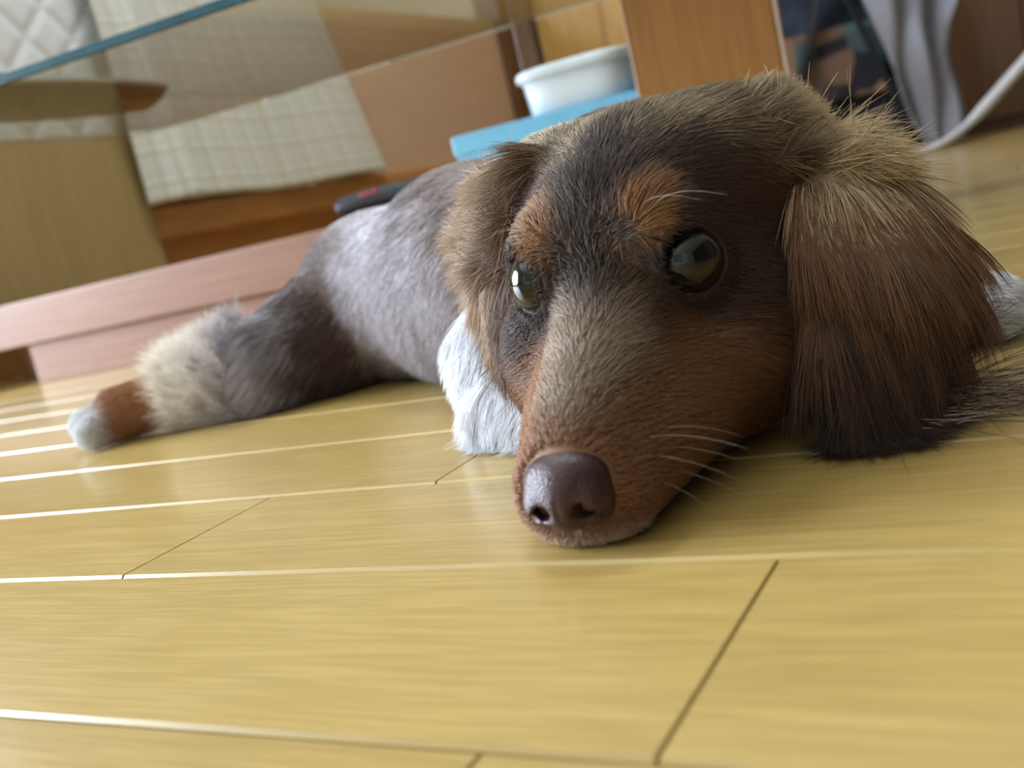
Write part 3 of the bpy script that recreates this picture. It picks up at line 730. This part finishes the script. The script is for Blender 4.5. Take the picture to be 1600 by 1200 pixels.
def hair_object(name, pts, rads, cols, mat):
    n, kk, _ = pts.shape
    hc = bpy.data.hair_curves.new(name); hc.add_curves([kk] * n)
    hc.attributes['position'].data.foreach_set('vector', pts.astype(np.float32).ravel()) if 'position' in hc.attributes else hc.attributes.new('position', 'FLOAT_VECTOR', 'POINT').data.foreach_set('vector', pts.astype(np.float32).ravel())
    ra = hc.attributes.get('radius') or hc.attributes.new('radius', 'FLOAT', 'POINT')
    taper = np.array([1, .98, .9, .75, .55, .2])[:kk]
    ra.data.foreach_set('value', (rads[:, None] * taper).astype(np.float32).ravel())
    cc = hc.attributes.new('hair_colour', 'FLOAT_COLOR', 'CURVE')
    cc.data.foreach_set('color', np.hstack([cols, np.ones((n, 1))]).astype(np.float32).ravel())
    return dobj(name, hc, mat)
k = NT('dog_fur'); at = k.n('ShaderNodeAttribute', attribute_name='hair_colour')
k.l(at.outputs['Color'], k.b.inputs['Base Color']); k.set(Roughness=.5); k.b.inputs['Specular IOR Level'].default_value = .35
M_fur = k.m
coat = hair_object('coat', pts, rad, colr, M_fur); coat['kind'] = 'stuff'
print('hairs', N, 'body verts', len(vco))
# whiskers and stray brow hairs
wp = []
for s in (-1, 1):
    for i in range(6):
        a = H(s * (.013 + .004 * (i % 3)), .058 - .008 * (i // 3), .018 + .005 * (i % 3)); d0 = EX * s * (.9) + EF * (.2 - .2 * (i // 3)) + Z * (-.15 + .12 * (i % 3)); L = .028 + .008 * rng.random()
        wp.append([a + d0 * L * t + Z * -.008 * t * t for t in np.linspace(0, 1, 6)])
    for i in range(2):
        a = H(s * (.018 + .004 * i), .012, .092); d0 = EX * s * (.5 + .2 * i) + EF * .45 + Z * .8; L = .020
        wp.append([a + d0 * L * t + (EX * s * .014 - Z * .016) * t * t for t in np.linspace(0, 1, 6)])
wp = np.array(wp); hair_object('whiskers', wp, np.full(len(wp), .00005), np.tile(np.array(lin(190, 178, 165)), (len(wp), 1)), M_fur)

# eyes -----------------------------------------------------------------
for (c, g_), s in zip(zip(EYES, GAZE), (1, -1)):
    bm = bmesh.new(); bmesh.ops.create_uvsphere(bm, u_segments=40, v_segments=28, radius=.0116)
    e = obj('eye', from_bm(bm, 'eyeball', True), None, dog)
    look = EX * (s * .34 - .10) + EF * .9 + Z * .20
    e.location = Vector(c - np.array([.05, .5, 0])); e.rotation_euler = Vector(look).to_track_quat('Z', 'Y').to_euler()
    if s == 1:
        k = NT('eye_liver'); tc = k.n('ShaderNodeTexCoord'); sx = k.n('ShaderNodeSeparateXYZ'); k.l(tc.outputs['Object'], sx.inputs[0])
        r_ = k.math('DIVIDE', k.math('SQRT', k.math('ADD', k.math('POWER', sx.outputs[0], 2), k.math('POWER', sx.outputs[1], 2))), .0116)
        nz = k.n('ShaderNodeTexNoise'); nz.inputs['Scale'].default_value = 900; k.l(tc.outputs['Object'], nz.inputs[0])
        c_ = k.ramp(r_, [(.0, (.002, .002, .002, 1)), (.56, (.003, .003, .003, 1)), (.63, rgba((40, 32, 18))), (.72, rgba((50, 46, 28))), (.76, rgba((30, 22, 18))), (.9, rgba((46, 34, 30)))])
        k.l(k.mix(k.math('MULTIPLY', nz.outputs[0], .35), c_, (.01, .008, .005, 1)), k.b.inputs['Base Color']); k.set(Roughness=.05)
        M_eye = k.m
    e.data.materials.append(M_eye)

# nose -----------------------------------------------------------------
VN = .0005; n0 = NOSE - .022; nd = int(.044 / VN); ax_ = [n0[i] + np.arange(nd) * VN for i in range(3)]
g = np.stack(np.meshgrid(*ax_, indexing='ij'), -1)
def S_ell(c, r): return sdf(('ell', (c, np.array(r), HM), '', 0), g)
def smin(a, b, k_): hh = np.clip(.5 + .5 * (a - b) / k_, 0, 1); return a * (1 - hh) + b * hh - k_ * hh * (1 - hh)
nf = S_ell(H(0, .0735, .0225), (.0138, .0105, .0092))
nf = smin(nf, S_ell(H(0, .0785, .0165), (.0085, .0075, .0085)), .004)
for s in (-1, 1): nf = smin(nf, S_ell(H(s * .0082, .0755, .0165), (.0062, .0085, .0070)), .003)
for s in (-1, 1):
    cp2 = sdf(('cap', (H(s * .0050, .0885, .0145), H(s * .0080, .0780, .0155), .0030, .0022), '', 0), g); nf = -smin(-nf, cp2, .0012)
    cp3 = sdf(('cap', (H(s * .0075, .085, .0140), H(s * .0125, .0795, .0125), .0016, .0012), '', 0), g); nf = -smin(-nf, cp3, .0010)
groove = sdf(('cap', (H(0, .0875, .022), H(0, .086, .006), .0009, .0011), '', 0), g); nf = -smin(-nf, groove, .0012)
nv, nq = surface_nets(nf.astype(np.float32), n0, VN)
k = NT('nose_leather'); tc = k.n('ShaderNodeTexCoord'); vo = k.n('ShaderNodeTexVoronoi'); vo.inputs['Scale'].default_value = 1500; k.l(tc.outputs['Object'], vo.inputs[0])
k.b.inputs['Base Color'].default_value = rgba((62, 38, 40)); k.set(Roughness=.34); k.b.inputs['Specular IOR Level'].default_value = .4
bp = k.n('ShaderNodeBump'); bp.inputs['Strength'].default_value = .35; bp.inputs['Distance'].default_value = .0006; k.l(vo.outputs[0], bp.inputs['Height']); k.l(bp.outputs[0], k.b.inputs['Normal'])
dobj('nose', np_mesh('dog_nose', nv, nq), k.m)
